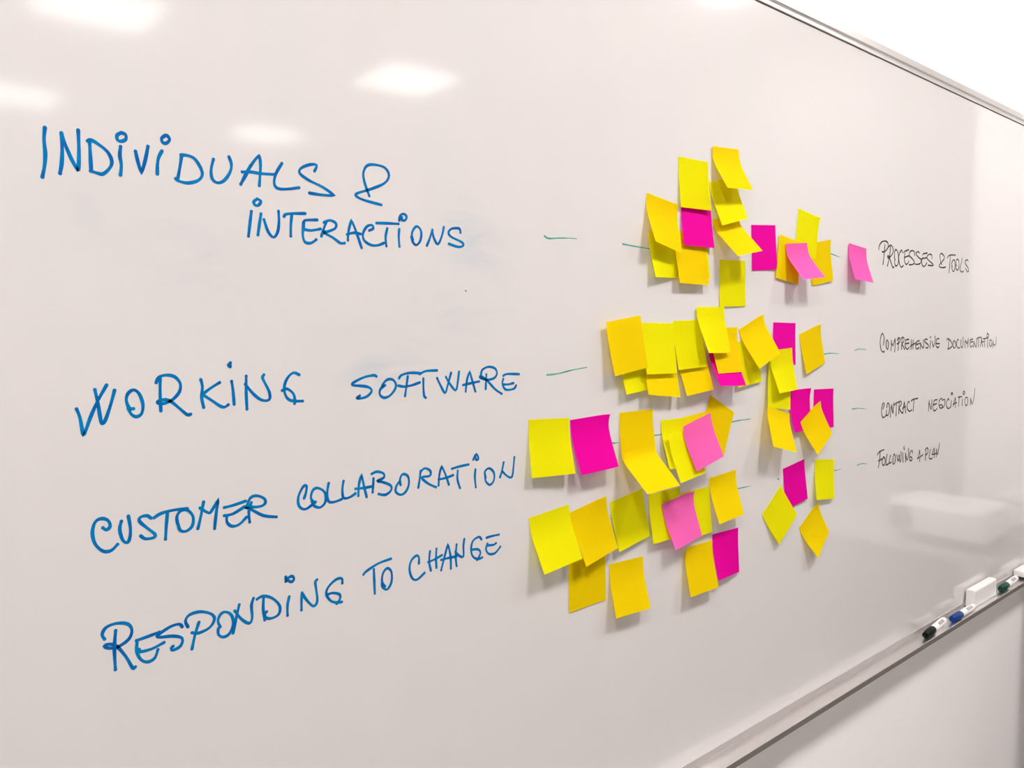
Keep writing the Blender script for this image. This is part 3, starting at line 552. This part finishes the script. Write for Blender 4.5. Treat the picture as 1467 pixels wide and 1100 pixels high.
# ---------------------------------------------------------------- sticky notes
LIFT_R = {'al': .005, 'ah': .003, 'z': .003, 'ae': .003, 'n': .003, 'l': .003, 'u': .002, 'bb': .003, 'aw': .004, 'ai': .003, 'bh': .003, 'at': .002}
LIFT_L = {'an': .007, 'ay': .004, 'b': .003, 'p': .002, 'o': .002, 'as': .002}
def sticky_note(key, stock, x, z, off, th, W, Ln, cl, cr, T0):
    NA, NB = 12, 20
    ex, ez = math.cos(th), -math.sin(th)
    dx, dz = -math.sin(th), -math.cos(th)
    rnd = random.Random(key)
    amp = rnd.uniform(-0.0007, 0.0007)
    bm = bmesh.new()
    rows = []
    for i in range(NA + 1):
        a = i / NA
        O = cl + (cr - cl) * a
        s = 0.0; q = 0.0; colv = []
        STEPS = 4
        for j in range(NB + 1):
            bow = amp * math.sin(math.pi * a) * (j / NB)
            px = ex * W * a + dx * s
            pz = ez * W * a + dz * s
            dR = math.hypot(W * (1 - a), Ln * j / NB); dL = math.hypot(W * a, Ln * j / NB)
            lift = LIFT_R.get(key, 0) * max(0, 1 - dR / 0.024) ** 2 + LIFT_L.get(key, 0) * max(0, 1 - dL / 0.024) ** 2
            colv.append(bm.verts.new((px, -(q + bow + lift), pz)))
            for k in range(STEPS):
                t = (j + (k + .5) / STEPS) / NB
                dq = 2 * t / (T0 * (2 - T0)) if t < T0 else 2 / (2 - T0)
                g = max(-.98, min(.98, O * dq / Ln))
                s += Ln * math.sqrt(1 - g * g) / NB / STEPS
                q += Ln * g / NB / STEPS
        rows.append(colv)
    for i in range(NA):
        for j in range(NB):
            bm.faces.new((rows[i][j], rows[i][j + 1], rows[i + 1][j + 1], rows[i + 1][j]))
    me = mesh_from(bm, 'sticky_note', smooth=True)
    o = link('sticky_note', me, PAPER[stock], None, (x, -off, z))
    return tag(o, NOTE_LABELS[key], 'sticky note', 'sticky notes stuck on the whiteboard')
for n in NOTES:
    sticky_note(*n)

# ---------------------------------------------------------------- things on the pen tray
def marker(px, py, qx, qy, cap, label, capmat, z=zf, nub=True, length=0.138):
    ang = math.atan2(qy - py, qx - px)
    R = 0.0092
    t = tag(empty('board_marker', (px, py, z + R + 0.0003), ang), label, 'marker', 'board markers on the pen tray')
    link('barrel', mesh_from(lathe_bm([(0.046, 0.0070), (0.048, 0.0084), (length - 0.006, 0.0086), (length - 0.001, 0.0080), (length, 0.0066)]), 'barrel', True, 40), BARREL_M, t)
    prof = [(0.0, 0.0068), (0.001, 0.0076), (0.012, 0.0084), (0.014, 0.0090), (0.050, R), (0.052, 0.0088), (0.0525, 0.0082)]
    c = link('cap', mesh_from(lathe_bm(prof, 28), 'cap', True, 40), capmat, t)
    c['label'] = cap + ' cap'
    # printed label: a patch wrapped on the upper side of the barrel
    bm = bmesh.new(); rr = 0.00872; x0, x1 = length - 0.056, length - 0.022; a0, a1 = 0.25, 0.95
    rows = [[bm.verts.new((x0 + (x1 - x0) * i / 6, -rr * math.sin(a0 + (a1 - a0) * j / 6), rr * math.cos(a0 + (a1 - a0) * j / 6))) for j in range(7)] for i in range(7)]
    for i in range(6):
        for j in range(6):
            bm.faces.new((rows[i][j], rows[i + 1][j], rows[i + 1][j + 1], rows[i][j + 1]))
    lb = link('printed_label', mesh_from(bm, 'printed_label'), LABEL_M, t)
    lb['label'] = 'dark oblong label with small light print'
    bm = bmesh.new(); rr = 0.00882
    for k in range(5):
        xa = x0 + 0.004 + k * 0.0056
        vs = [bm.verts.new((xx, -rr * math.sin(aa), rr * math.cos(aa))) for xx, aa in ((xa, 0.45), (xa + 0.0034, 0.45), (xa + 0.0034, 0.75), (xa, 0.75))]
        bm.faces.new(vs)
    link('label_print', mesh_from(bm, 'label_print'), PRINT_M, lb)
    if nub:
        link('nib', mesh_from(lathe_bm([(-0.012, 0.0008), (-0.010, 0.0014), (0.0, 0.0018), (0.001, 0.0018)], 10), 'nib', True, 40), capmat, t)
    return t
marker(1.955, -0.0265, 2.095, -0.0150, 'black', 'white board marker with black cap lying nearest on the pen tray', CAP_BLACK)
marker(2.113, -0.0262, 2.250, -0.0262, 'blue', 'white board marker with blue cap on the tray in front of the block eraser', CAP_BLUE, nub=False)
marker(2.457, -0.0235, 2.600, -0.0180, 'green', 'white board marker with green cap on the tray beyond the block eraser', CAP_GREEN)

er = tag(empty('board_eraser', (2.262, -0.0125, zf)), 'white block eraser standing on the pen tray behind the blue marker', 'eraser', 'board erasers on the pen tray')
prof = [(0.0095, 0.0015), (0.0090, 0.046), (0.006, 0.0475), (-0.0105, 0.0475), (-0.0125, 0.0445), (-0.0125, 0.0015)]
ca = extrude_profile('casing', prof, 0.0, 0.158, WHITE_PL, er)
bv = ca.modifiers.new('bevel', 'BEVEL'); bv.width = 0.0014; bv.segments = 2
box('felt_pad', -0.0025, 0.157, -0.0065, 0.0093, 0.0001, 0.0030, FELT_M, er)
er = tag(empty('board_eraser', (2.622, -0.0182, zf)), 'low white eraser on dark felt at the far right end of the pen tray', 'eraser', 'board erasers on the pen tray')
box('casing', 0.0, 0.13, -0.0150, 0.0150, 0.008, 0.026, WHITE_PL, er, bevel=0.003)
box('felt_pad', 0.003, 0.127, -0.014, 0.014, 0.0001, 0.0082, FELT_D, er)

# ---------------------------------------------------------------- what the board mirrors: a projector and boxes on a side table
tb = tag(empty('side_table', (3.08, -0.45, 0)), 'grey side table standing by the right wall beneath the end of the whiteboard', 'table')
box('table_top', -0.31, 0.30, -0.42, 0.435, 0.735, 0.760, TABLE_M, tb, bevel=0.003)
for sx in (-0.28, 0.27):
    for sy in (-0.39, 0.37):
        box('leg', sx - .02, sx + .02, sy - .02, sy + .02, 0, 0.735, RAIL_M, tb)
pj = tag(empty('projector', (2.88, -0.275, 0.760)), 'white projector with a round lens on the side table, mirrored in the board', 'projector')
box('housing', -0.12, 0.12, -0.155, 0.155, 0.042, 0.145, BRIGHT_PL, pj, bevel=0.018, seg=4)
bm = lathe_bm([(-0.014, 0.036), (-0.014, 0.040), (0.01, 0.040)], 28)
lo = link('lens_ring', mesh_from(bm, 'lens_ring', True, 40), LENS_M, pj, (-0.118, -0.105, 0.094))
for sx in (-0.09, 0.09):
    for sy in (-0.12, 0.13):
        box('foot', sx - .012, sx + .012, sy - .012, sy + .012, 0, 0.047, LABEL_M, pj)
for i, (x0, x1, y0, y1, z0, z1, lab) in enumerate(((3.03, 3.30, -0.185, -0.02, 0.760, 0.840, 'lower white carton on the side table beside the projector'),
                                      (3.05, 3.28, -0.170, -0.03, 0.8405, 0.925, 'upper white carton on top of the other on the side table'))):
    c = tag(empty('carton', ((x0 + x1) / 2, (y0 + y1) / 2, z0)), lab, 'box', 'cartons on the side table')
    w, d, h = (x1 - x0) / 2, (y1 - y0) / 2, z1 - z0
    box('carton_body', -w, w, -d, d, 0, h - 0.02, WHITE_PL, c, bevel=0.002)
    box('carton_lid', -w - .003, w + .003, -d - .003, d + .003, h - 0.03, h, WHITE_PL, c, bevel=0.002)
